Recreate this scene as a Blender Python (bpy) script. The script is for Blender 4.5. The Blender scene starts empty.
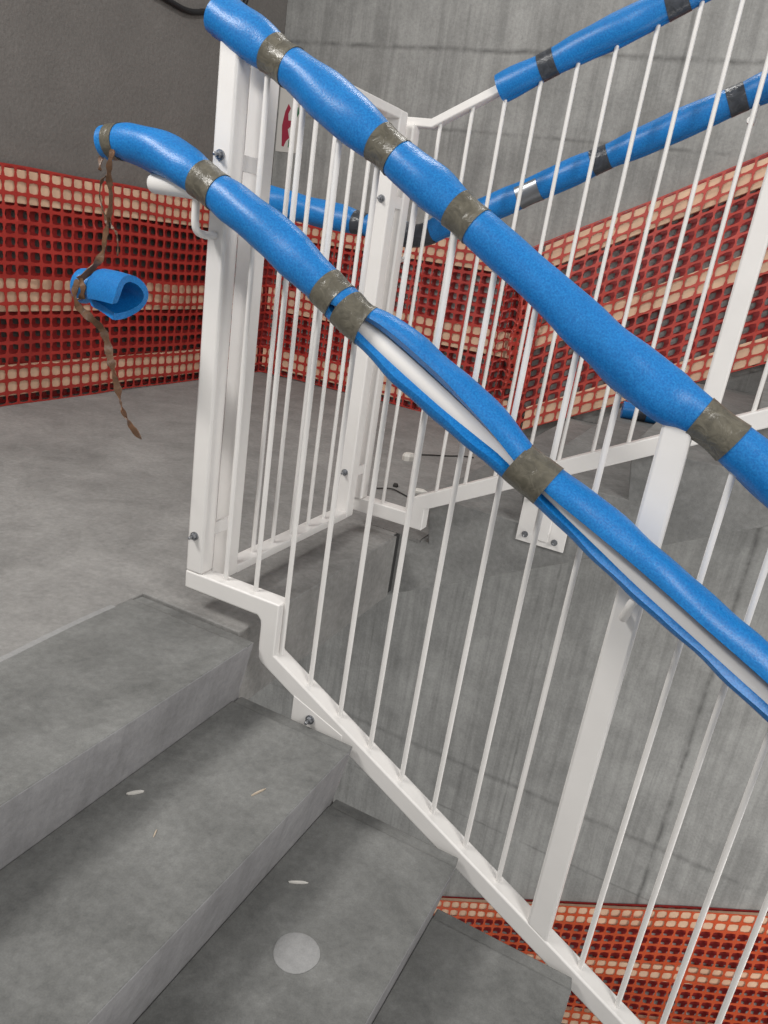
import bpy, math, random
from mathutils import Vector, Matrix
random.seed(7)
scene = bpy.context.scene
COL = scene.collection
PI = math.pi
RUN, RISE = .313, .17
SL = RISE / RUN                      # slope of the flights

# ------------------------------------------------------------------ materials
def new_mat(name):
    m = bpy.data.materials.new(name); m.use_nodes = True
    nt = m.node_tree; nt.nodes.clear()
    out = nt.nodes.new('ShaderNodeOutputMaterial'); b = nt.nodes.new('ShaderNodeBsdfPrincipled')
    nt.links.new(b.outputs[0], out.inputs[0])
    return m, nt, b

class NT:
    """small helper for wiring nodes"""
    def __init__(s, nt): s.nt = nt
    def n(s, t, **kw):
        x = s.nt.nodes.new(t)
        for k, v in kw.items(): setattr(x, k, v)
        return x
    def l(s, a, b): s.nt.links.new(a, b)
    def pos(s, scale=(1, 1, 1)):
        g = s.n('ShaderNodeNewGeometry'); m = s.n('ShaderNodeMapping')
        m.inputs['Scale'].default_value = scale; s.l(g.outputs['Position'], m.inputs['Vector'])
        return m.outputs[0]
    def noise(s, vec, scale, detail=4, rough=.55, dist=0):
        x = s.n('ShaderNodeTexNoise'); x.inputs['Scale'].default_value = scale
        x.inputs['Detail'].default_value = detail; x.inputs['Roughness'].default_value = rough
        x.inputs['Distortion'].default_value = dist
        s.l(vec, x.inputs['Vector']); return x.outputs['Fac']
    def ramp(s, fac, stops):
        r = s.n('ShaderNodeValToRGB'); e = r.color_ramp.elements
        while len(e) < len(stops): e.new(.5)
        for i, (p, c) in enumerate(stops):
            e[i].position = p; e[i].color = (c, c, c, 1) if not isinstance(c, tuple) else c + (1,)
        s.l(fac, r.inputs[0]); return r.outputs[0]
    def mix(s, fac, a, b, mode='MIX'):
        m = s.n('ShaderNodeMix', data_type='RGBA', blend_type=mode)
        for sock, v in ((m.inputs[0], fac), (m.inputs[6], a), (m.inputs[7], b)):
            if hasattr(v, 'is_output'): s.l(v, sock)
            elif isinstance(v, tuple): sock.default_value = v + (1,)
            else: sock.default_value = v
        return m.outputs[2]
    def math(s, op, a, b=None):
        m = s.n('ShaderNodeMath', operation=op)
        for i, v in enumerate((a, b)):
            if v is None: continue
            if hasattr(v, 'is_output'): s.l(v, m.inputs[i])
            else: m.inputs[i].default_value = v
        return m.outputs[0]
    def bump(s, h, bsdf, strength=.3, dist=.01):
        b = s.n('ShaderNodeBump'); b.inputs['Strength'].default_value = strength
        b.inputs['Distance'].default_value = dist
        s.l(h, b.inputs['Height']); s.l(b.outputs[0], bsdf.inputs['Normal'])

def plain(name, col, rough=.5, metal=0., vary=.0, bump=0., bscale=200, spec=.5):
    m, nt, b = new_mat(name); N = NT(nt)
    b.inputs['Roughness'].default_value = rough; b.inputs['Metallic'].default_value = metal
    b.inputs['Specular IOR Level'].default_value = spec
    v = N.noise(N.pos(), 9, 4)
    lo = tuple(c * (1 - vary) for c in col); hi = tuple(min(1, c * (1 + vary)) for c in col)
    N.l(N.ramp(v, [(.3, lo), (.7, hi)]), b.inputs['Base Color'])
    if bump: N.bump(N.noise(N.pos(), bscale, 3), b, bump, .004)
    return m

def concrete(name, dark, light, streak=0., zlines=(), vlines=(), speck=.25, tint=(1, 1, 1), bump=.25, dirt=0.):
    m, nt, b = new_mat(name); N = NT(nt)
    b.inputs['Roughness'].default_value = .85; b.inputs['Specular IOR Level'].default_value = .25
    p = N.pos()
    big = N.noise(p, 1.7, 6, .6, .4); mid = N.noise(p, 7, 6, .65, .3); fine = N.noise(p, 60, 5, .6); grain = N.noise(p, 320, 2)
    f = N.math('ADD', N.math('MULTIPLY', big, .55), N.math('MULTIPLY', mid, .45))
    c = N.ramp(f, [(.36, tuple(dark * t for t in tint)), (.64, tuple(light * t for t in tint))])
    c = N.mix(speck, c, N.ramp(fine, [(.3, .55), (.7, 1.35)]), 'MULTIPLY')
    c = N.mix(speck, c, N.ramp(grain, [(.3, .7), (.7, 1.25)]), 'MULTIPLY')
    if streak:
        st = N.noise(N.pos((9, 9, .55)), 1.6, 5, .7, .6)
        c = N.mix(streak, c, N.ramp(st, [(.38, .62), (.62, 1.18)]), 'MULTIPLY')
        st2 = N.noise(N.pos((30, 30, 1.2)), 1.3, 3, .6)
        c = N.mix(streak * .8, c, N.ramp(st2, [(.62, 1.0), (.72, .72)]), 'MULTIPLY')
    if dirt:
        d = N.noise(p, 3.1, 8, .75, 1.2)
        c = N.mix(dirt, c, N.ramp(d, [(.45, 1.08), (.64, .7)]), 'MULTIPLY')
        d2 = N.noise(p, 38, 4, .7, .5)
        c = N.mix(dirt, c, N.ramp(d2, [(.70, 1.0), (.78, .55)]), 'MULTIPLY')
    sep = N.n('ShaderNodeSeparateXYZ'); N.l(p, sep.inputs[0])
    wob = N.math('MULTIPLY', N.math('SUBTRACT', N.noise(p, 5, 4), .5), .05)
    brk = N.ramp(N.noise(p, 6, 4, .7), [(.35, .05), (.6, 1.)])
    for ax, vals in ((2, zlines), (0, vlines)):
        for L, w, k in vals:
            d = N.math('ABSOLUTE', N.math('ADD', N.math('SUBTRACT', sep.outputs[ax], L), N.math('MULTIPLY', wob, .5)))
            msk = N.math('MULTIPLY', N.math('SUBTRACT', 1., N.math('MINIMUM', N.math('DIVIDE', d, w), 1.)), brk)
            c = N.mix(N.math('MULTIPLY', msk, k), c, (dark * .35, dark * .35, dark * .34))
    N.l(c, b.inputs['Base Color'])
    N.bump(N.math('ADD', N.math('MULTIPLY', fine, .6), N.math('MULTIPLY', mid, 1.)), b, bump, .01)
    return m

M = {}
M['tread'] = concrete('stair_concrete', .138, .235, speck=.3, dirt=.55, tint=(1, 1.01, .98))
M['riser'] = concrete('pale_riser_concrete', .25, .36, streak=.25, speck=.2, tint=(1, .985, 1.01), dirt=.3)
M['slab'] = concrete('landing_concrete', .205, .31, speck=.3, dirt=.45, tint=(1.02, 1, .97))
M['flight'] = concrete('flight_concrete', .19, .30, speck=.3, dirt=.5, tint=(1, 1.0, .975))
M['wall'] = concrete('formed_wall_concrete', .27, .405, streak=.42, speck=.25, tint=(1, 1, .975),
    zlines=((2.05, .02, .75), (1.64, .016, .55), (-2.41, .03, .5), (-2.82, .012, .4), (.9, .012, .3), (-.2, .015, .2)),
    vlines=((1.171, .022, .75), (.17, .012, .45), (-1.02, .012, .35), (2.2, .02, .6)))
M['plug'] = concrete('mortar', .27, .34, speck=.2)
M['plaster'] = concrete('dark_plaster', .165, .195, speck=.22, tint=(1.05, .99, .94), bump=.5)
M['white'] = plain('white_paint', (.78, .76, .74), .38, vary=.03)
M['steel'] = plain('zinc_bolt', (.32, .33, .35), .35, .9, vary=.1)
M['wood'] = plain('pine_board', (.80, .55, .38), .75, vary=.14)
M['slot_shade'] = plain('dark_slot_shade', (.03, .03, .03), .9)  # near-black colour standing in for shade inside the landing slot
M['cable'] = plain('black_rubber', (.012, .012, .014), .5)
M['paper'] = plain('white_paper', (.62, .60, .57), .7)
M['red'] = plain('red_print', (.33, .02, .05), .7)
M['green'] = plain('green_print', (.02, .14, .06), .7)
M['chip'] = plain('pale_scrap', (.68, .66, .62), .7, vary=.1)
M['splinter'] = plain('splinter_wood', (.55, .46, .36), .8, vary=.1)
M['dirt'] = plain('dark_scrap', (.03, .028, .026), .8)

def netting_mat(name, col):
    m, nt, b = new_mat(name); N = NT(nt)
    b.inputs['Roughness'].default_value = .42
    v = N.noise(N.pos(), 6, 4)
    N.l(N.ramp(v, [(.35, tuple(c * .8 for c in col)), (.65, col)]), b.inputs['Base Color'])
    return m
M['net'] = netting_mat('orange_netting', (.60, .075, .055))
M['net_shaded'] = netting_mat('shaded_red_netting', (.34, .026, .026))  # back layers: shade behind the boards is put into this darker red
M['net_orange'] = netting_mat('bright_orange_netting', (.68, .105, .035))
M['net_red'] = netting_mat('red_netting', (.50, .045, .035))

def foam_mat():
    m, nt, b = new_mat('blue_foam'); N = NT(nt); p = N.pos()
    b.inputs['Roughness'].default_value = .36; b.inputs['Specular IOR Level'].default_value = .45
    cell = N.noise(p, 260, 3, .6); big = N.noise(p, 12, 4)
    c = N.mix(N.ramp(cell, [(.35, 0.), (.75, 1.)]), (.004, .140, .44), (.016, .25, .64))
    c = N.mix(.35, c, N.ramp(big, [(.3, .8), (.7, 1.12)]), 'MULTIPLY')
    N.l(c, b.inputs['Base Color'])
    N.bump(N.math('ADD', cell, N.math('MULTIPLY', big, 1.)), b, .22, .003)
    b.inputs['Subsurface Weight'].default_value = .08; b.inputs['Subsurface Radius'].default_value = (.002, .006, .012)
    return m
M['foam'] = foam_mat()

def tape_mat(name, col, rough):
    m, nt, b = new_mat(name); N = NT(nt); p = N.pos()
    b.inputs['Roughness'].default_value = rough
    w = N.noise(p, 45, 4, .6, 1.)
    N.l(N.ramp(w, [(.35, tuple(c * .75 for c in col)), (.7, tuple(c * 1.35 for c in col))]), b.inputs['Base Color'])
    N.bump(w, b, .5, .006)
    return m
M['tape'] = tape_mat('brown_tape', (.115, .105, .08), .3)
M['tape_dark'] = tape_mat('dark_tape', (.045, .05, .06), .3)
M['tape_twist'] = tape_mat('twisted_brown_tape', (.125, .062, .030), .4)

# ------------------------------------------------------------------ mesh helpers
class MB:
    def __init__(s): s.v = []; s.f = []
    def add(s, vs, fs):
        o = len(s.v); s.v += [tuple(v) for v in vs]; s.f += [tuple(i + o for i in f) for f in fs]; return s
    def box(s, x0, x1, y0, y1, z0, z1):
        vs = [(x, y, z) for x in (x0, x1) for y in (y0, y1) for z in (z0, z1)]
        return s.add(vs, [(0, 1, 3, 2), (4, 6, 7, 5), (0, 4, 5, 1), (2, 3, 7, 6), (0, 2, 6, 4), (1, 5, 7, 3)])
    def prism(s, sections):
        """loft of equal closed polygons (lists of points), capped"""
        n = len(sections[0]); vs = [p for sec in sections for p in sec]; fs = []
        for k in range(len(sections) - 1):
            for i in range(n):
                j = (i + 1) % n
                fs.append((k * n + i, k * n + j, (k + 1) * n + j, (k + 1) * n + i))
        fs.append(tuple(range(n))[::-1]); fs.append(tuple((len(sections) - 1) * n + i for i in range(n)))
        return s.add(vs, fs)
    def xz(s, poly, y0, y1): return s.prism([[(x, y0, z) for x, z in poly], [(x, y1, z) for x, z in poly]])
    def tube(s, pts, r, n=14, cap=True, round_ends=False):
        pts = [Vector(p) for p in pts]
        rs = r if isinstance(r, (list, tuple)) else [r] * len(pts)
        if round_ends:
            a = (pts[0] - pts[1]).normalized(); b = (pts[-1] - pts[-2]).normalized()
            P0 = []; R0 = []
            for t in (1., .92, .7, .38): P0.append(pts[0] + a * rs[0] * .6 * t); R0.append(rs[0] * math.sqrt(max(.0004, 1 - t * t)))
            P1 = []; R1 = []
            for t in (.38, .7, .92, 1.): P1.append(pts[-1] + b * rs[-1] * .6 * t); R1.append(rs[-1] * math.sqrt(max(.0004, 1 - t * t)))
            pts = P0 + pts + P1; rs = R0 + list(rs) + R1
        rings = []; up = None
        for i, p in enumerate(pts):
            t = (pts[min(i + 1, len(pts) - 1)] - pts[max(i - 1, 0)]).normalized()
            if up is None:
                up = Vector((0, 0, 1)) if abs(t.z) < .9 else Vector((1, 0, 0))
            a = t.cross(up).normalized(); up = a.cross(t).normalized()
            rings.append([p + (a * math.cos(2 * PI * k / n) + up * math.sin(2 * PI * k / n)) * rs[i] for k in range(n)])
        return s.prism(rings) if cap else s
    def ribbon(s, pts, widths, twist, thick=.0012):
        """flat twisted strip with thickness"""
        pts = [Vector(p) for p in pts]; secs = []
        for i, p in enumerate(pts):
            t = (pts[min(i + 1, len(pts) - 1)] - pts[max(i - 1, 0)]).normalized()
            a = t.cross(Vector((.3, 1, .2))).normalized(); b = a.cross(t).normalized()
            c, q = math.cos(twist[i]), math.sin(twist[i])
            u = a * c + b * q; w = b * c - a * q
            h = widths[i] / 2
            secs.append([p + u * h + w * thick, p - u * h + w * thick, p - u * h - w * thick, p + u * h - w * thick])
        return s.prism(secs)

def link(o, parent=None):
    COL.objects.link(o)
    if parent is not None: o.parent = parent
    return o

def world_origin(o):
    v = Vector((0, 0, 0))
    while o is not None: v += o.location; o = o.parent
    return v

def obj(name, mb, mat, parent=None, origin=None, smooth=False, bevel=0., seg=2, solid=0.):
    me = bpy.data.meshes.new(name)
    off = world_origin(parent) if parent is not None else Vector(origin or (0, 0, 0))
    me.from_pydata([tuple(Vector(v) - off) for v in mb.v], [], mb.f); me.validate(); me.update()
    me.materials.append(mat)
    import bmesh
    bm = bmesh.new(); bm.from_mesh(me); bmesh.ops.recalc_face_normals(bm, faces=bm.faces); bm.to_mesh(me); bm.free()
    if smooth:
        me.polygons.foreach_set('use_smooth', [True] * len(me.polygons))
        try: me.set_sharp_from_angle(angle=math.radians(42))
        except Exception: pass
    o = bpy.data.objects.new(name, me)
    if parent is None: o.location = off
    link(o, parent)
    if solid:
        q = o.modifiers.new('thickness', 'SOLIDIFY'); q.thickness = solid; q.offset = 0
    if bevel:
        q = o.modifiers.new('edges', 'BEVEL'); q.width = bevel; q.segments = seg; q.limit_method = 'ANGLE'; q.angle_limit = math.radians(30)
        me.polygons.foreach_set('use_smooth', [True] * len(me.polygons))
        try: me.set_sharp_from_angle(angle=math.radians(42))
        except Exception: pass
        w = o.modifiers.new('normals', 'WEIGHTED_NORMAL'); w.keep_sharp = True
    return o

def tag(o, label=None, cat=None, group=None, kind=None):
    for k, v in (('label', label), ('category', cat), ('group', group), ('kind', kind)):
        if v: o[k] = v
    return o

def thing(name, loc, label, cat, group=None):
    o = bpy.data.objects.new(name, None); o.empty_display_size = .05; o.location = loc
    COL.objects.link(o); return tag(o, label, cat, group)

def struct(name, mb, mat, **kw):
    return tag(obj(name, mb, mat, **kw), kind='structure')

def catmull(keys, n):
    """keys: tuples of numbers; smooth interpolation, n samples a span"""
    out = []; K = [keys[0]] + list(keys) + [keys[-1]]
    for i in range(1, len(K) - 2):
        for j in range(n):
            t = j / n
            out.append(tuple(.5 * (2 * b + (c - a) * t + (2 * a - 5 * b + 4 * c - d) * t * t + (3 * b - a - 3 * c + d) * t ** 3)
                             for a, b, c, d in zip(K[i - 1], K[i], K[i + 1], K[i + 2])))
    out.append(tuple(keys[-1])); return out

# ------------------------------------------------------------------ setting
LW, BW = -2.235, 3.085               # faces of left wall and back wall
WELL = -.056                         # edge of the landing over the stairwell
fl = MB()
fl.prism([[(-2.5, -2.3, z), (-.378, -2.3, z), (-.378, .006, z), (WELL, .006, z), (WELL, .935, z), (-.072, .935, z), (-.072, .967, z), (-.2, .967, z), (-.2, 3.3, z), (-2.5, 3.3, z)] for z in (-.24, 0.)])
struct('floor', fl, M['slab'], bevel=.004)
struct('floor', MB().box(-.2005, .021, .966, BW - .004, -.0115, 0.), M['slab'])
struct('slot_shade_strip', MB().box(-.0715, WELL - .003, .9355, .9655, -.23, -.003), M['slot_shade'])  # dark strip added as the shade of the open gap beside the far flight
struct('trim_2', MB().prism([[(-.3775 + .006 * math.sin(y * 9) + d, y, z) for d, z in ((-.011, -.004), (-.008, .0009), (.008, .0009), (.012, -.004))] for y in [-2.2 + .1 * i for i in range(22)]]), M['plug'])
struct('wall_left', MB().box(-2.5, LW, -2.3, 3.3, .0, 4.2), M['plaster'])
struct('wall_back', MB().box(LW + .001, 5.2, BW, 3.35, -5.4, 4.2), M['wall'])

# flights of stairs -------------------------------------------------------
def section(xa, xb, z, back, soff, sgn=1):
    pass

near = thing('concrete_staircase', (0, -1, -.38), 'grey concrete stair flight going down from the landing in the foreground', 'stairs')
def near_step(k):
    xn, z = RUN * k, -RISE * k
    xl = RUN * (k - 1) - .03 if k else -.3775
    soff = lambda x: -.36 - SL * max(x, -.2)
    def sec(y, dz=0., dx=0.):
        return [(xl, y, z - dz), (xn - dx, y, z - dz), (xn - .03 - dx, y, z - RISE), (xn - .03 - dx, y, soff(xn - .03)), (xl, y, soff(xl))]
    mb = MB(); ys = [-2.2, -1.6, -1.1, -.7, -.4, -.2]
    mb.prism([sec(y) for y in ys] + [sec(-.040), sec(-.036, .005), sec(0, .007, .006)])
    o = obj('step', mb, M['tread'], near, bevel=.0045)
    o.data.materials.append(M['riser'])                  # riser faces get a paler concrete than the treads
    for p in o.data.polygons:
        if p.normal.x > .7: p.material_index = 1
    return o
steps = [near_step(k) for k in range(7)]
disc = MB().prism([[(.443 + r * math.cos(a) * (1 + .03 * math.sin(3 * a)), -.432 + r * math.sin(a), z) for a in [2 * PI * i / 28 for i in range(28)]]
                   for r, z in ((.046, -.345), (.046, -.3388), (.043, -.3372), (.02, -.3368))])
tag(obj('mortar_plug', disc, M['plug'], steps[2], smooth=True), 'round pale mortar plug')

def flight_up(z0, label, n, name='concrete_staircase'):
    t = thing(name, (.9, 2, z0), label, 'stairs')
    FY = .966
    soff = lambda x: z0 - .216 + SL * x
    prof = []
    for k in range(n):
        xn = .024 + RUN * k
        prof += [(xn + .03, z0 + RISE * k), (xn, z0 + RISE * (k + 1))]
    xe = .024 + RUN * n
    prof += [(xe, z0 + RISE * n), (xe, soff(xe)), (-.17, soff(-.17) + .0), (-.17, z0 - .012), (.022, z0 - .012), (.022, z0 - .001)]
    obj('flight_body', MB().prism([[(x, y, z) for x, z in prof] for y in (FY, FY + .3, 2., BW - .004)]), M['flight'], t, bevel=.004)
    return t
far = flight_up(0., 'concrete stair flight going up to the right beyond the stairwell', 9)
low = flight_up(-4.80, 'concrete stair flight on the storey below, seen under the orange netting', 13)

# ------------------------------------------------------------------ railings
def rail_bolt(mb, x, y, z, r=.011):
    mb.tube([(x, y + .004, z), (x, y - .004, z)], r * 1.35, 16)
    mb.tube([(x, y - .004, z), (x, y - .012, z)], [r, r * .9], 6)
    mb.tube([(x, y - .012, z), (x, y - .022, z)], r * .5, 10, round_ends=True)
    return mb

def bracket(x, zt, y0, yt, sg=1):
    """bent rod from a post face at y0 to the underside of the handrail at yt"""
    pts = catmull([(x, y0, zt - .088), (x, y0 + (yt - y0) * .45, zt - .090), (x, y0 + (yt - y0) * .86, zt - .084), (x, yt, zt - .064), (x, yt, zt - .018)], 6)
    return MB().tube(pts, .0085, 12)

nr = thing('stair_railing', (.6, .035, -.2), 'white steel railing running down the open side of the near stair flight', 'railing')
Y0, Y1, YC = .010, .060, .035
tb = lambda x: -.030 - SL * (x - .05)            # top of the near bottom rail
tt = lambda x: 1.243 - SL * x                    # centre line of the near top rail
XE = 1.62
obj('bottom_rail', MB().xz([(-.245, .062), (-.012, .062), (-.002, .052), (0, .04), (0, -.050), (.012, tb(.012) - .055), (XE, tb(XE) - .055), (XE, tb(XE)), (.05, -.030), (.05, .112), (-.245, .112)], Y0, Y1), M['white'], nr, bevel=.0045)
obj('post', MB().box(-.245, -.195, Y0, Y1, .1115, 1.335), M['white'], nr, bevel=.006)
obj('post', MB().xz([(.805, tb(.805) - .005), (.859, tb(.859) - .005), (.859, tt(.859)), (.805, tt(.805))], Y0, Y1), M['white'], nr, bevel=.006)
obj('top_rail', MB().xz([(-.245, 1.334), (-.19, 1.334), (XE, tt(XE) - .014), (XE, tt(XE) + .014), (-.185, 1.360), (-.245, 1.360)], .015, .055), M['white'], nr, bevel=.003)
for x in [-.134 + .0943 * k for k in range(10)] + [.942 + .098 * k for k in range(7)]:
    zb = .111 if x < .02 else tb(x) - .004
    if .02 < x < .06: zb = -.034
    obj('baluster', MB().tube([(x, YC, zb), (x, YC, min(1.34, tt(x)))], .0062, 12), M['white'], nr, smooth=True)
HY = -.060
ht = lambda x: .934 - SL * x
hp = [(-.338, HY, 1.030), (-.25, HY, 1.030), (-.205, HY, 1.029), (-.185, HY, 1.026), (-.165, HY, 1.018), (-.14, HY, ht(-.14)), (.3, HY, ht(.3)), (.8, HY, ht(.8)), (XE, HY, ht(XE))]
hr = obj('handrail', MB().tube(hp, .0212, 20, round_ends=True), M['white'], nr, smooth=True)
obj('bracket', bracket(-.222, 1.030, Y0 - .001, HY), M['white'], hr, smooth=True)
bp = catmull([(.832, Y0 + .002, .374), (.832, -.010, .374), (.833, -.026, .380), (.837, -.044, .397), (.842, -.059, .424), (.858, HY, ht(.858) - .012)], 6)
obj('bracket', MB().tube(bp, .0085, 12), M['white'], hr, smooth=True)
for z in (1.107, .214):
    obj('bolt', rail_bolt(MB(), -.222, Y0, z, .0085), M['steel'], nr, smooth=True)
pl = obj('mounting_plate', MB().xz([(.120, -.115), (.120, -.195), (.15, -.21), (.21, -.21), (.27, tb(.27) - .045), (.27, tb(.27) - .02)], .0085, .0165), M['white'], nr, bevel=.002)
obj('bolt', rail_bolt(MB(), .176, .0085, -.162, .009), M['steel'], pl, smooth=True)

fr = thing('stair_railing', (.6, .92, .3), 'white steel railing climbing to the right along the far stair flight', 'railing')
F0, F1, FC = .895, .945, .92
fb = lambda x: .173 + SL * x
ft = lambda x: 1.414 + SL * x
FE = 1.75
obj('bottom_rail', MB().xz([(-.245, .062), (.045, .062), (.045, .140), (FE, fb(FE) - .058), (FE, fb(FE)), (-.006, .171), (-.006, .113), (-.245, .113)], F0, F1), M['white'], fr, bevel=.004)
obj('post', MB().box(-.245, -.195, F0 - .012, F1 - .012, .1125, 1.33), M['white'], fr, bevel=.006)
obj('top_rail', MB().xz([(-.245, 1.326), (-.145, 1.326), (FE, ft(FE) - .013), (FE, ft(FE) + .013), (-.150, 1.350), (-.245, 1.350)], FC - .02, FC + .02), M['white'], fr, bevel=.003)
obj('post', MB().xz([(.809, fb(.809) - .005), (.863, fb(.863) - .005), (.863, ft(.863)), (.809, ft(.809))], F0, F1), M['white'], fr, bevel=.006)
for x in [-.125 + .0962 * k for k in range(10)] + [.950 + .0962 * k for k in range(8)]:
    zb = .112 if x < -.02 else fb(x) - .003
    obj('baluster', MB().tube([(x, FC, zb), (x, FC, max(1.33, ft(x)))], .0062, 12), M['white'], fr, smooth=True)
GY = 1.02
gt = lambda x: 1.104 + SL * x
fh = obj('handrail', MB().tube([(-.42, GY, 1.022), (-.25, GY, 1.022), (-.2, GY, 1.022), (-.165, GY, 1.030), (-.13, GY, gt(-.13)), (.4, GY, gt(.4)), (FE, GY, gt(FE))], .0212, 18, round_ends=True), M['white'], fr, smooth=True)
obj('bracket', bracket(-.222, 1.022, F1 - .013, GY), M['white'], fh, smooth=True)
obj('bracket', bracket(.735, gt(.735), F1, GY), M['white'], fh, smooth=True)
fp = obj('mounting_plate', MB().box(.362, .526, .953, .9615, .113, .30), M['white'], fr, bevel=.0015)
obj('gusset', MB().box(.436, .470, .944, .956, .135, fb(.45) - .03), M['white'], fp, bevel=.002)
for x in (.391, .492):
    for z in (.140, .268):
        obj('bolt', rail_bolt(MB(), x, .953, z, .008), M['steel'], fp, smooth=True)

pn = thing('guard_panel', (-.22, .48, .065), 'white barred guard panel bolted between the two railing posts across the stairwell edge', 'railing')
PX0, PX1 = -.245, -.195
for y in (.120, .786):
    obj('stile', MB().box(PX0, PX1, y, y + .05, .065, 1.350), M['white'], pn, bevel=.005)
obj('top_bar', MB().box(PX0, PX1, .169, .787, 1.325, 1.350), M['white'], pn, bevel=.003)
obj('bottom_bar', MB().box(PX0, PX1, .169, .787, .065, .090), M['white'], pn, bevel=.003)
for k in range(5):
    y = .274 + .0995 * k
    obj('baluster', MB().tube([(-.22, y, .088), (-.22, y, 1.327)], .0062, 12), M['white'], pn, smooth=True)
for ya, yb in ((.0595, .121), (.835, .885)):
    for z in (1.10, .228):
        obj('tab', MB().box(-.206, -.198, ya, yb, z - .017, z + .017), M['white'], pn, bevel=.0015)
for z in (1.103, .228):
    obj('bolt', rail_bolt(MB(), -.222, .786, z, .0085), M['steel'], pn, smooth=True)

# ------------------------------------------------------------------ foam sleeves
def foam(keys, n=7, seed=1, m=30, lump=.0014):
    """keys: (x,y,z, outer radius, inner radius, slit direction deg, slit half angle deg). 0 deg = -y, 90 = up"""
    st = catmull(keys, n); rnd = random.Random(seed); mb = MB(); secs = []
    ph = [rnd.uniform(0, 6) for _ in range(8)]; dist = 0.; prev = None
    for i, s in enumerate(st):
        p = Vector(s[:3]); a = Vector(st[max(i - 1, 0)][:3]); b = Vector(st[min(i + 1, len(st) - 1)][:3])
        t = (b - a).normalized()
        if prev is not None: dist += (p - prev).length
        prev = p
        u = Vector((0, -1, 0)); u = (u - t * u.dot(t)).normalized(); w = t.cross(u)
        if w.z < 0: w = -w
        ro, ri, sd, sh = s[3], s[4], math.radians(s[5]), math.radians(max(s[6], .6))
        sec = []
        def at(r, th):
            return p + (u * math.cos(th) + w * math.sin(th)) * r
        for k in range(m + 1):
            th = sd + sh + (2 * PI - 2 * sh) * k / m
            e = lump * max(0., min(1., (s[3] - .0385) / .006)) * (math.sin(3 * th + 22 * dist + ph[0]) + .7 * math.sin(2 * th - 37 * dist + ph[1]) + .5 * math.sin(61 * dist + ph[2]))
            # lips of the slit are rounded over
            edge = min(k, m - k)
            q = {0: .80, 1: .94}.get(edge, 1.)
            sec.append(at(ri + (ro - ri) * q + e, th))
        for k in range(m, -1, -1):
            th = sd + sh + (2 * PI - 2 * sh) * k / m
            sec.append(at(ri, th))
        secs.append(sec)
    N = len(secs[0]); mb.prism(secs)
    # replace the two n-gon caps by quads strips
    mb.f = mb.f[:-2]
    for base in (0, (len(secs) - 1) * N):
        for k in range(m):
            mb.f.append((base + k, base + k + 1, base + N - 2 - k, base + N - 1 - k))
    return mb, st

def band(st_keys, x0, x1, extra=.0016, n=10, slit=None, gap=2., wob=.0, seed=0):
    """tape wound round a sleeve between two x positions"""
    rnd = random.Random(seed)
    full = catmull(st_keys, 40)
    sel = [min(full, key=lambda s: abs(s[0] - (x0 + (x1 - x0) * i / 5))) for i in range(6)]
    keys = []
    for i, s in enumerate(sel):
        keys.append((s[0], s[1], s[2], s[3] + extra + rnd.uniform(-1, 1) * wob, s[3] - .004, slit if slit is not None else 270, gap))
    mb, _ = foam(keys, n=2, seed=seed, lump=0.)
    return mb

# 1. near top rail
K1 = []
def rowk(x, z, ro, y=.037, ri=.021, sd=-80, sh=1.): return (x, y, z, ro, ri, sd, sh)
K1 = [rowk(-.268, 1.378, .045), rowk(-.20, 1.344, .047), rowk(-.15, 1.322, .044), rowk(-.107, 1.300, .0375), rowk(-.06, 1.278, .043), rowk(.04, 1.222, .050), rowk(.11, 1.184, .046),
      rowk(.166, 1.154, .0365), rowk(.21, 1.128, .042), rowk(.28, 1.090, .044), rowk(.352, 1.050, .0365), rowk(.40, 1.022, .0405), rowk(.50, .964, .0405), rowk(.62, .893, .045), rowk(.72, .833, .050), rowk(.80, .793, .050),
      rowk(.845, .777, .042), rowk(.895, .755, .037), rowk(.95, .726, .043), rowk(1.05, .672, .050), rowk(1.2, .59, .05), rowk(1.35, .508, .046)]
f1 = thing('foam_sleeve', (.4, .037, 1.0), 'blue foam tube taped over the top rail of the near railing, crossing the whole photo', 'foam tube', 'blue foam sleeves taped over the rails')
mb, _ = foam(K1, seed=3); obj('foam', mb, M['foam'], f1, smooth=True)
for i, (a, b) in enumerate(((-.130, -.078), (.142, .190), (.328, .378), (.860, .928), (1.28, 1.33))):
    tag(obj('tape_band', band(K1, a, b, seed=i), M['tape'], f1, smooth=True), 'brown packing tape')

# 2. near handrail
def rh(x, z, ro, sd=-75, sh=1., y=-.064, ri=.0218): return (x, y, z, ro, ri, sd, sh)
K2 = [rh(-.478, 1.098, .036), rh(-.445, 1.103, .036), rh(-.40, 1.103, .041), rh(-.32, 1.090, .0455), rh(-.25, 1.068, .044), rh(-.20, 1.046, .0385), rh(-.165, 1.030, .0385), rh(-.11, 1.006, .044), rh(0, .951, .046), rh(.09, .899, .043),
      rh(.135, .872, .0395, -30, 3), rh(.17, .850, .041, -10, 14), rh(.205, .829, .039, 2, 34), rh(.26, .805, .048, 1, 40, -.057), rh(.34, .764, .054, -1, 40, -.055), rh(.43, .716, .054, -2, 36, -.055), rh(.52, .668, .050, -5, 28, -.06), rh(.585, .629, .0405, -6, 18),
      rh(.64, .604, .042, -14, 16, -.063, .024), rh(.72, .563, .047, -17, 22, -.061, .028), rh(.84, .498, .050, -17, 30, -.059, .030), rh(.97, .428, .050, -16, 31, -.059, .030), rh(1.10, .358, .050, -15, 32, -.060, .030), rh(1.3, .249, .050, -15, 27, -.060, .030), rh(1.42, .183, .048, -15, 27, -.060, .030)]
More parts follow.
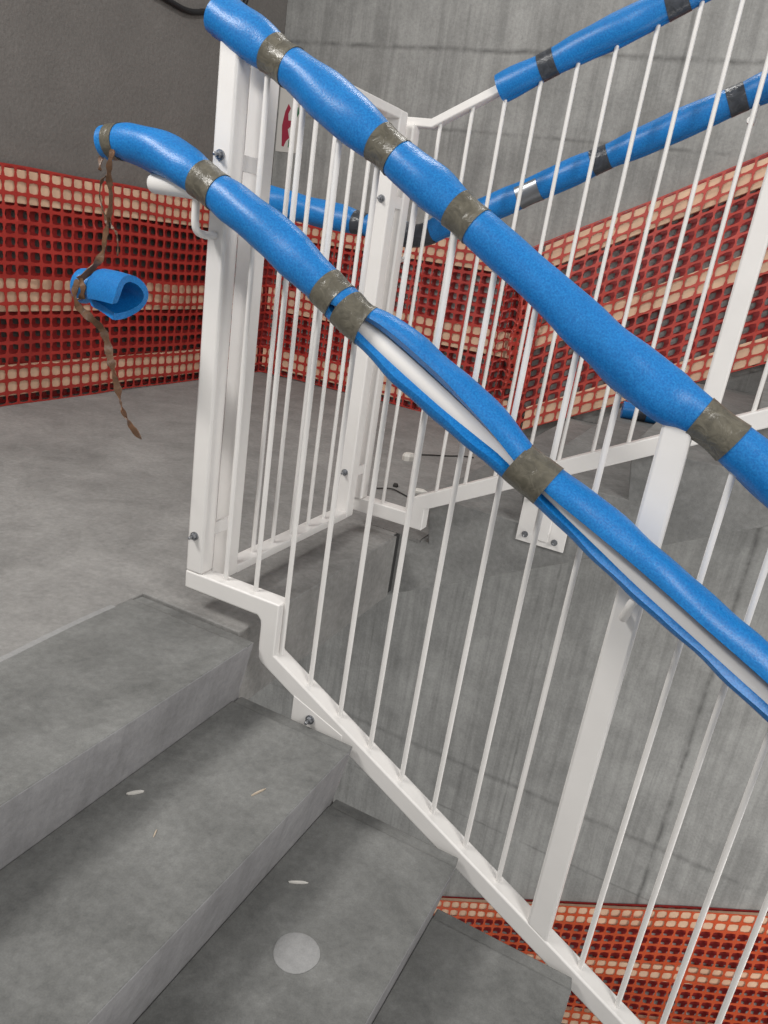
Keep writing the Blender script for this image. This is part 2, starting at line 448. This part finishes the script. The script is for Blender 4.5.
f2 = thing('foam_sleeve', (.4, -.064, .7), 'split blue foam tube on the near handrail, white pipe showing through its slit', 'foam tube', 'blue foam sleeves taped over the rails')
mb, _ = foam(K2, seed=5); obj('foam', mb, M['foam'], f2, smooth=True)
for i, (a, b) in enumerate(((-.462, -.432), (-.212, -.160), (.118, .158), (.172, .222), (.578, .645))):
    tag(obj('tape_band', band(K2, a, b, seed=10 + i, wob=.0008), M['tape'], f2, smooth=True), 'brown packing tape')

# 3. far top rail
def rf(x, z, ro, y=FC, ri=.02, sd=-80, sh=1.): return (x, y, z, ro, ri, sd, sh)
K3 = [rf(.046, ft(.046) + .006, .040), rf(.09, ft(.09) + .006, .041), rf(.15, ft(.15) + .004, .036), rf(.20, ft(.2) + .004, .036), rf(.27, ft(.27) + .004, .041), rf(.38, ft(.38) - .002, .043), rf(.46, ft(.46) - .004, .038), rf(.50, ft(.5) - .005, .036), rf(.56, ft(.56), .040), rf(.8, ft(.8), .044), rf(1.1, ft(1.1), .042), rf(1.4, ft(1.4), .042)]
f3 = thing('foam_sleeve', (.6, FC, 1.7), 'blue foam tube on the far top rail, starting past a bare white stretch', 'foam tube', 'blue foam sleeves taped over the rails')
mb, _ = foam(K3, seed=8); obj('foam', mb, M['foam'], f3, smooth=True)
for i, (a, b) in enumerate(((.155, .196), (.462, .508))):
    tag(obj('tape_band', band(K3, a, b, seed=20 + i), M['tape_dark'], f3, smooth=True), 'dark tape')

# 4. far handrail, with a loose tail over the landing
def rg(x, z, ro, y=GY, ri=.022, sd=-80, sh=1.): return (x, y, z, ro, ri, sd, sh)
K4 = [rg(-.80, 1.066, .046), rg(-.7, 1.054, .047), rg(-.58, 1.042, .047), rg(-.46, 1.032, .044), rg(-.42, 1.028, .037), rg(-.38, 1.025, .037), rg(-.33, 1.021, .041), rg(-.26, 1.016, .042), rg(-.20, 1.014, .036), rg(-.150, 1.030, .036), rg(-.10, 1.062, .040), rg(0, gt(0), .042),
      rg(.10, gt(.1) - .001, .041), rg(.155, gt(.155), .038), rg(.22, gt(.22), .040), rg(.30, gt(.3), .040), rg(.345, gt(.345), .035), rg(.39, gt(.39), .035), rg(.45, gt(.45), .040), rg(.58, gt(.58), .041), rg(.66, gt(.66), .037), rg(.70, gt(.7), .036), rg(.78, gt(.78), .041), rg(1.1, gt(1.1), .042), rg(1.4, gt(1.4), .042)]
f4 = thing('foam_sleeve', (.3, GY, 1.2), 'blue foam tube on the far handrail, the lower of two rising rightwards', 'foam tube', 'blue foam sleeves taped over the rails')
mb, _ = foam(K4, seed=9); obj('foam', mb, M['foam'], f4, smooth=True)
for i, (a, b) in enumerate(((-.432, -.385), (-.235, -.140), (.335, .378), (.663, .703))):
    tag(obj('tape_band', band(K4, a, b, seed=30 + i), M['tape_dark'], f4, smooth=True), 'dark tape')
torn = band(K4, .130, .190, extra=.0016, seed=40, slit=95, gap=62)
tag(obj('tape_band', torn, M['steel'], f4, smooth=True), 'torn silvery tape')

# 5. offcut lying on a far step
K5 = [(x, 2.46 + .25 * (x - .46), .3815, r, .02, 60, 1.) for x, r in ((.39, .041), (.43, .040), (.47, .038), (.52, .040), (.58, .041), (.64, .041))]
f5 = thing('foam_offcut', (.5, 2.47, .34), 'short blue foam tube offcut lying on a far step below the sloping netting', 'foam offcut')
K5 = [(a, b, c - .001, d, e, f, g) for a, b, c, d, e, f, g in K5]
mb, _ = foam(K5, seed=12, lump=.0004); obj('foam', mb, M['foam'], f5, smooth=True)
tag(obj('tape_band', band(K5, .45, .50, seed=50), M['tape_dark'], f5, smooth=True), 'dark tape')

# 6. twisted strand of tape hanging from the handrail sleeve, and the foam scrap tied in it
ty = -.064
def strand(keys, w0, w1, tw, n=8):
    pts = catmull(keys, n); L = len(pts)
    return MB().ribbon(pts, [w0 + (w1 - w0) * i / L + .003 * math.sin(i * .9) for i in range(L)], [tw * i / L + .5 * math.sin(i * .37) for i in range(L)])
tt_ = thing('twisted_tape', (-.47, ty, 1.07), 'twisted strand of brown tape hanging from the end of the handrail foam', 'tape')
main = [(-0.418, ty - .040, 1.084), (-0.424, ty - .043, 1.052), (-0.436, ty - .03, 1.020), (-0.440, ty - .02, .985), (-0.454, ty - .012, .94), (-0.464, ty - .012, .90), (-0.466, ty - .016, .865), (-0.481, ty - .03, .83), (-0.499, ty - .052, .80)]
obj('strand', strand(main, .010, .017, 5.), M['tape_twist'], tt_, smooth=True)
loop = [(-0.473, ty, 1.083), (-0.481, ty - .012, 1.065), (-0.470, ty - .025, 1.040)]
obj('strand', strand(loop, .012, .004, 2.), M['tape_twist'], tt_, smooth=True)
loop2 = [(-0.436, ty - .02, 1.012), (-0.448, ty - .022, 1.030), (-0.474, ty - .015, 1.018), (-0.484, ty - .01, .985), (-0.472, ty - .01, .955), (-0.454, ty - .012, .925)]
obj('strand', strand(loop2, .004, .006, 4.), M['tape_twist'], tt_, smooth=True)
loop3 = [(-0.454, ty - .01, .945), (-0.442, ty - .012, .925), (-0.430, ty - .012, .915), (-0.426, ty - .01, .89), (-0.428, ty - .008, .865)]
obj('strand', strand(loop3, .004, .003, 3.), M['tape_twist'], tt_, smooth=True)
wrap = [(-0.499, ty - .052, .80), (-0.504, ty - .060, .775), (-0.492, ty - .062, .745), (-0.466, ty - .05, .722), (-0.452, ty - .03, .700), (-0.442, ty - .02, .67), (-0.430, ty - .02, .63), (-0.418, ty - .02, .60), (-0.404, ty - .02, .565), (-0.394, ty - .02, .535), (-0.382, ty - .02, .510), (-0.360, ty - .02, .485), (-0.326, ty - .02, .462)]
obj('strand', strand(wrap, .017, .018, 3.2), M['tape_twist'], tt_, smooth=True)
knot = [(-0.489, ty - .058, .80), (-0.472, ty - .066, .79), (-0.479, ty - .062, .765), (-0.499, ty - .05, .758)]
obj('strand', strand(knot, .014, .012, 1.5), M['tape_twist'], tt_, smooth=True)

# hanging scrap: bent half tube, its hollow turned to the camera
sc = MB(); secs = []
for i in range(19):
    s = i / 18
    x = -.540 + .190 * s
    pinch = 1 - .42 * math.exp(-((s - .24) / .10) ** 2)
    ro = (.041 + .011 * s) * pinch; th_ = .015
    c = Vector((x, ty - .055 * s, .782 + .006 * math.sin(3 * s)))
    sh = .16 + .45 * max(0, (s - .22)) ** .6 if s > .22 else .16
    sd = math.radians(-55 + 12 * s)
    ring = []
    for k in range(23):
        a = sd + sh + (2 * PI - 2 * sh) * k / 22
        ring.append(c + Vector((.018 * math.sin(a) * s + .012 * math.cos(a * 2) * s, -math.cos(a) * ro * 1.0, math.sin(a) * ro)))
    for k in range(22, -1, -1):
        a = sd + sh + (2 * PI - 2 * sh) * k / 22
        ring.append(c + Vector((.018 * math.sin(a) * s + .012 * math.cos(a * 2) * s, -math.cos(a) * (ro - th_), math.sin(a) * (ro - th_))))
    secs.append(ring)
sc.prism(secs); sc.f = sc.f[:-2]; NN = len(secs[0])
for base in (0, 18 * NN):
    for k in range(22): sc.f.append((base + k, base + k + 1, base + NN - 2 - k, base + NN - 1 - k))
tag(obj('foam_offcut', sc, M['foam'], origin=(-.46, ty, .73), smooth=True), 'curled blue foam scrap dangling in a strand of brown tape', 'foam offcut')

# ------------------------------------------------------------------ netting and boards
def net(fn, nu, nv, corner=.30, hole=.80):
    """sheet of nu x nv cells with rounded holes; fn(u, v) -> point, u in cells, v in cells"""
    mb = MB(); cache = {}
    def V(u, v):
        k = (round(u * 1000), round(v * 1000))
        if k not in cache: cache[k] = len(mb.v); mb.v.append(tuple(fn(u, v)))
        return cache[k]
    for i in range(nu):
        for j in range(nv):
            outer = [V(i, j), V(i + .5, j), V(i + 1, j), V(i + 1, j + .5), V(i + 1, j + 1), V(i + .5, j + 1), V(i, j + 1), V(i, j + .5)]
            cu, cv = i + .5, j + .5; inner = []
            for (a, b) in ((-1, -1), (0, -1), (1, -1), (1, 0), (1, 1), (0, 1), (-1, 1), (-1, 0)):
                q = .84 if a and b else 1.
                o = len(mb.v); mb.v.append(tuple(fn(cu + a * .5 * hole * q, cv + b * .5 * (hole - .06) * q))); inner.append(o)
            for k in range(8):
                k2 = (k + 1) % 8
                mb.f.append((outer[k], outer[k2], inner[k2], inner[k]))
    return mb
def wave(a, b, s):
    return math.sin(a * .9 + s) * .5 + math.sin(a * .37 + b * .5 + s * 2.1) * .6 + math.sin(b * .8 - a * .2 + s) * .4

N0 = lambda x: RISE + SL * (x - .024)        # nosing line of the far flight
CU, CV = .063, .0588
LX, BY = LW + .072, BW - .052                 # planes of the netting
bulge = lambda h: math.sin(PI * max(0, min(1, h))) ** 2
# netting on the landing: wraps along the left wall, round the corner and along the back wall
LEN1 = BY - .25                                # along the left wall
LEN2 = abs(LX) - .34                           # along the back wall
def land(off):
    def fn(u, v):
        s = u * CU
        h = v * CV
        zz = h * (1.052 / 1.058) + .004 + .006 * wave(u * .6, v * .2, 1 + off)
        d = off + .001 - (0 if off else .009) * abs(wave(u * .8, v, 2)) * (1.2 if 3.3 < v < 14.5 else .4)
        if off: d -= .0
        if s < LEN1: return (LX - d + .0 , .25 + s, zz)
        q = s - LEN1
        e = max(0, (q - (LEN2 - .22)) / .22)
        return (LX + q * 1. - .05 * e, BY + d - .03 * e * (.5 + .5 * math.sin(q * 90)), zz + .02 * e * math.sin(q * 40))
    return fn
NU = int((LEN1 + LEN2) / CU)
net_land = thing('safety_netting', (LX, 1.6, 0), 'orange mesh barrier netting along the landing walls on the left', 'netting')
obj('front_layer', net(land(0.), NU, 18, hole=.87), M['net_red'], net_land, solid=.0022)
obj('back_layer', net(land(.048), NU, 18, hole=.62), M['net_shaded'], net_land, solid=.0022)
# gathered vertical fold where two lengths of netting overlap
def fold(u, v):
    a = u * .9
    return (-.40 + .024 * u + .012 * math.sin(v * .8), BY - .022 - .020 * (1 + math.sin(a * 2.2 + .5 * math.sin(v))), .26 + v * .044 + .01 * math.sin(u + v))
obj('gathered_fold', net(fold, 6, 17, hole=.62), M['net'], net_land, solid=.0022)

def slope_net(dz, off, x0, cv=.0615):
    def fn(u, v):
        x = x0 + u * .066
        h = v * cv
        d = off + .001 - (0 if off else .008) * abs(wave(u * .8, v, 4)) * (1.2 if 3.3 < v < 14.5 else .4)
        xx = x - .22 * (h - .5) * 0.12
        return (xx, BY + d, dz + N0(x) + .012 + h + .006 * wave(u * .5, v * .3, off))
    return fn
net_up = thing('safety_netting', (.7, BY, .6), 'orange mesh barrier netting sloping up along the back wall beside the far stairs', 'netting')
obj('front_layer', net(slope_net(0, 0., -.40), 36, 18, hole=.90), M['net'], net_up, solid=.0022)
obj('back_layer', net(slope_net(0, .045, -.42), 36, 18, hole=.62), M['net_shaded'], net_up, solid=.0022)
net_dn = thing('safety_netting', (1., BY, -4.), 'orange mesh barrier netting on the storey below, at the lower right', 'netting')
obj('front_layer', net(slope_net(-4.80, 0., -.6, .073), 48, 15, hole=.86), M['net_orange'], net_dn, solid=.0022)
obj('back_layer', net(slope_net(-4.80, .045, -.62, .073), 48, 15, hole=.66), M['net_shaded'], net_dn, solid=.0022)

G = 'timber guard boards behind the orange netting'
for zb, zt, nm in ((.045, .185, 'lowest'), (.435, .58, 'middle'), (.905, 1.045, 'top')):
    o = obj('timber_board', MB().box(LX - .042, LX - .006, .20, BY - .03, zb, zt), M['wood'], origin=(LW + .03, 1.6, zb), bevel=.003)
    tag(o, f'pale timber guard board along the left landing wall, {nm} of three behind the netting', 'board', G)
    o = obj('timber_board', MB().box(LX + .012, -.36, BY + .006, BW - .012, zb, zt), M['wood'], origin=(-1.2, BY + .02, zb), bevel=.003)
    tag(o, f'pale timber guard board on the back landing wall, {nm} of three behind the netting', 'board', G)
for dz, where, xa, xb in ((0, 'sloping up beside the far stairs', -.32, 1.9), (-4.80, 'on the storey below', -.6, 2.6)):
    for zb, zt, nm in ((.012, .150, 'lowest'), (.50, .64, 'middle'), (.965, 1.105, 'top')):
        if dz == 0 and nm == 'lowest': xa_ = -.24
        else: xa_ = xa
        o = obj('timber_board', MB().xz([(xa_, dz + N0(xa_) + zb), (xb, dz + N0(xb) + zb), (xb, dz + N0(xb) + zt), (xa_, dz + N0(xa_) + zt)], BY + .006, BW - .012), M['wood'], origin=(xa_, BY + .02, dz + N0(xa_) + zb), bevel=.003)
        tag(o, f'{nm} pale timber board behind netting {where}', 'board', G)

# ------------------------------------------------------------------ small things
ps = thing('poster', (-2.07, BW - .001, 1.42), 'white paper poster with red and green figures on the back wall', 'poster')
obj('sheet', MB().box(-2.225, -2.060, BW - .003, BW - .0005, 1.425, 1.80), M['paper'], ps)
def blob(cx, cz, pts): return MB().xz([(cx + a, cz + b) for a, b in pts], BW - .0042, BW - .0028)
obj('red_shape', blob(-2.150, 1.58, [(-.03, -.12), (-.015, -.125), (0, -.09), (.022, -.07), (.006, -.02), (.03, .0), (.028, .03), (.004, .03), (0, .07), (.015, .10), (-.005, .125), (-.025, .08), (-.04, .0)]), M['red'], ps)
obj('green_shape', blob(-2.098, 1.66, [(-.02, -.025), (.01, -.035), (.028, -.005), (.02, .03), (-.005, .025), (-.012, .005)]), M['green'], ps)
obj('green_shape', blob(-2.112, 1.485, [(-.02, -.03), (.012, -.034), (.008, .0), (-.004, .03), (-.018, .01)]), M['green'], ps)
tag(obj('cable', MB().tube(catmull([(LW + .014, -.6, 4.1), (LW + .014, .5, 2.75), (LW + .014, 1.2, 2.19), (LW + .014, 1.65, 2.02), (LW + .014, 2.0, 1.965), (LW + .014, 2.3, 1.99), (LW + .014, 2.7, 2.25), (LW + .014, 2.95, 4.1)], 8), .014, 12), M['cable'], origin=(LW + .016, 2., 1.96), smooth=True), 'black cable sagging along the dark wall at the top left', 'cable')

def chip(name, x, y, z, L, W, H, rz, mat, label, cat, seed):
    r = random.Random(seed); c, s = math.cos(rz), math.sin(rz); n = 7
    poly = [(math.cos(2 * PI * k / n) * L / 2 * r.uniform(.75, 1.05), math.sin(2 * PI * k / n) * W / 2 * r.uniform(.75, 1.05)) for k in range(n)]
    mb = MB().prism([[(x + (a * c - b * s) * q, y + (a * s + b * c) * q, zz) for a, b in poly] for q, zz in ((.95, z), (1, z + H * .6), (.7, z + H))])
    return tag(obj(name, mb, mat, origin=(x, y, z)), label, cat)
chip('wood_splinter', .020, -.432, -.170, .045, .008, .006, .9, M['chip'], 'pale splinter lying under the top riser on the second tread', 'splinter', 1)
chip('wood_splinter', .223, -.279, -.170, .042, .0045, .004, 1.25, M['splinter'], 'thin straw-coloured splinter on the second tread near its edge', 'splinter', 2)
chip('wood_splinter', .130, -.494, -.170, .028, .0035, .003, 2.0, M['splinter'], 'tiny splinter in the middle of the second tread', 'splinter', 3)
chip('wood_splinter', .354, -.285, -.340, .050, .007, .005, .55, M['chip'], 'pale splinter on the third tread above the round plug', 'splinter', 4)
chip('plaster_chip', -.215, 1.475, .0, .085, .045, .014, .3, M['chip'], 'flat white chip on the landing beyond the far railing', 'chip', 5)
chip('plaster_chip', -.467, 1.905, .0, .075, .05, .035, .9, M['chip'], 'small white block on the landing, farther of the two pale scraps', 'chip', 6)
chip('dark_scrap', -.32, 1.46, .0, .03, .03, .015, .3, M['dirt'], 'small dark clod on the landing beside the flat white chip', 'debris', 7)
tag(obj('wire_offcut', MB().tube(catmull([(-.47, 2.03, .004), (-.42, 2.08, .006), (-.36, 2.15, .004), (-.30, 2.22, .005), (-.25, 2.25, .004)], 5), .0035, 8), M['dirt'], origin=(-.36, 2.15, 0), smooth=True), 'dark wire offcut on the landing behind the far railing, nearer the netting', 'wire')
tag(obj('wire_offcut', MB().tube(catmull([(-.36, 1.36, .004), (-.31, 1.40, .007), (-.25, 1.385, .004), (-.20, 1.36, .004)], 5), .003, 8), M['dirt'], origin=(-.28, 1.38, 0), smooth=True), 'dark bent wire offcut beside the flat white chip on the landing', 'wire')

# ------------------------------------------------------------------ light
w = bpy.data.worlds.new('interior'); scene.world = w; w.use_nodes = True
bg = w.node_tree.nodes['Background']; bg.inputs[0].default_value = (1, .99, .97, 1); bg.inputs[1].default_value = .47
def area(name, loc, target, size, power, col=(1, .97, .93), sy=None):
    l = bpy.data.lights.new(name, 'AREA'); l.energy = power; l.color = col; l.size = size
    if sy: l.shape = 'RECTANGLE'; l.size_y = sy
    o = bpy.data.objects.new(name, l); o.location = loc
    o.rotation_euler = (Vector(target) - Vector(loc)).to_track_quat('-Z', 'Y').to_euler()
    COL.objects.link(o); return o
area('ceiling_lamp', (-1.5, -1.7, 2.9), (.1, .2, 0), 1.2, 74, sy=.3)
area('stairwell_lamp', (-.2, 2.0, 3.9), (0., 1.9, 0), 1.0, 32, sy=.3)
area('flight_lamp', (3.2, -1.5, 2.3), (.4, .6, 0), 1.2, 62)
area('lower_fill', (3.0, .5, -1.6), (.8, 2.8, -2.2), .9, 46)  # unseen fill, added to brighten the wall and netting of the storey below

# ------------------------------------------------------------------ camera
cam = bpy.data.cameras.new('camera'); co = bpy.data.objects.new('camera', cam); COL.objects.link(co)
R = [[0.8830973832627207, 0.4466804279496107, 0.14358136007604858], [0.2714442806804462, -0.23678847262562283, -0.9328714926062968], [-0.3826970265894557, 0.8627907130459722, -0.3303561280212799]]
X, Y, Z = Vector(R[0]), -Vector(R[1]), -Vector(R[2])
mw = Matrix(((X.x, Y.x, Z.x, .9345), (X.y, Y.y, Z.y, -1.4458), (X.z, Y.z, Z.z, .9855), (0, 0, 0, 1)))
co.matrix_world = mw
cam.sensor_fit = 'VERTICAL'; cam.sensor_height = 36; cam.sensor_width = 27
cam.lens = 766.84 / 1024 * 36; cam.clip_start = .02
scene.camera = co
scene.view_settings.view_transform = 'Standard'; scene.view_settings.look = 'None'
scene.view_settings.exposure = 0; scene.view_settings.gamma = 1; scene.view_settings.use_curve_mapping = False
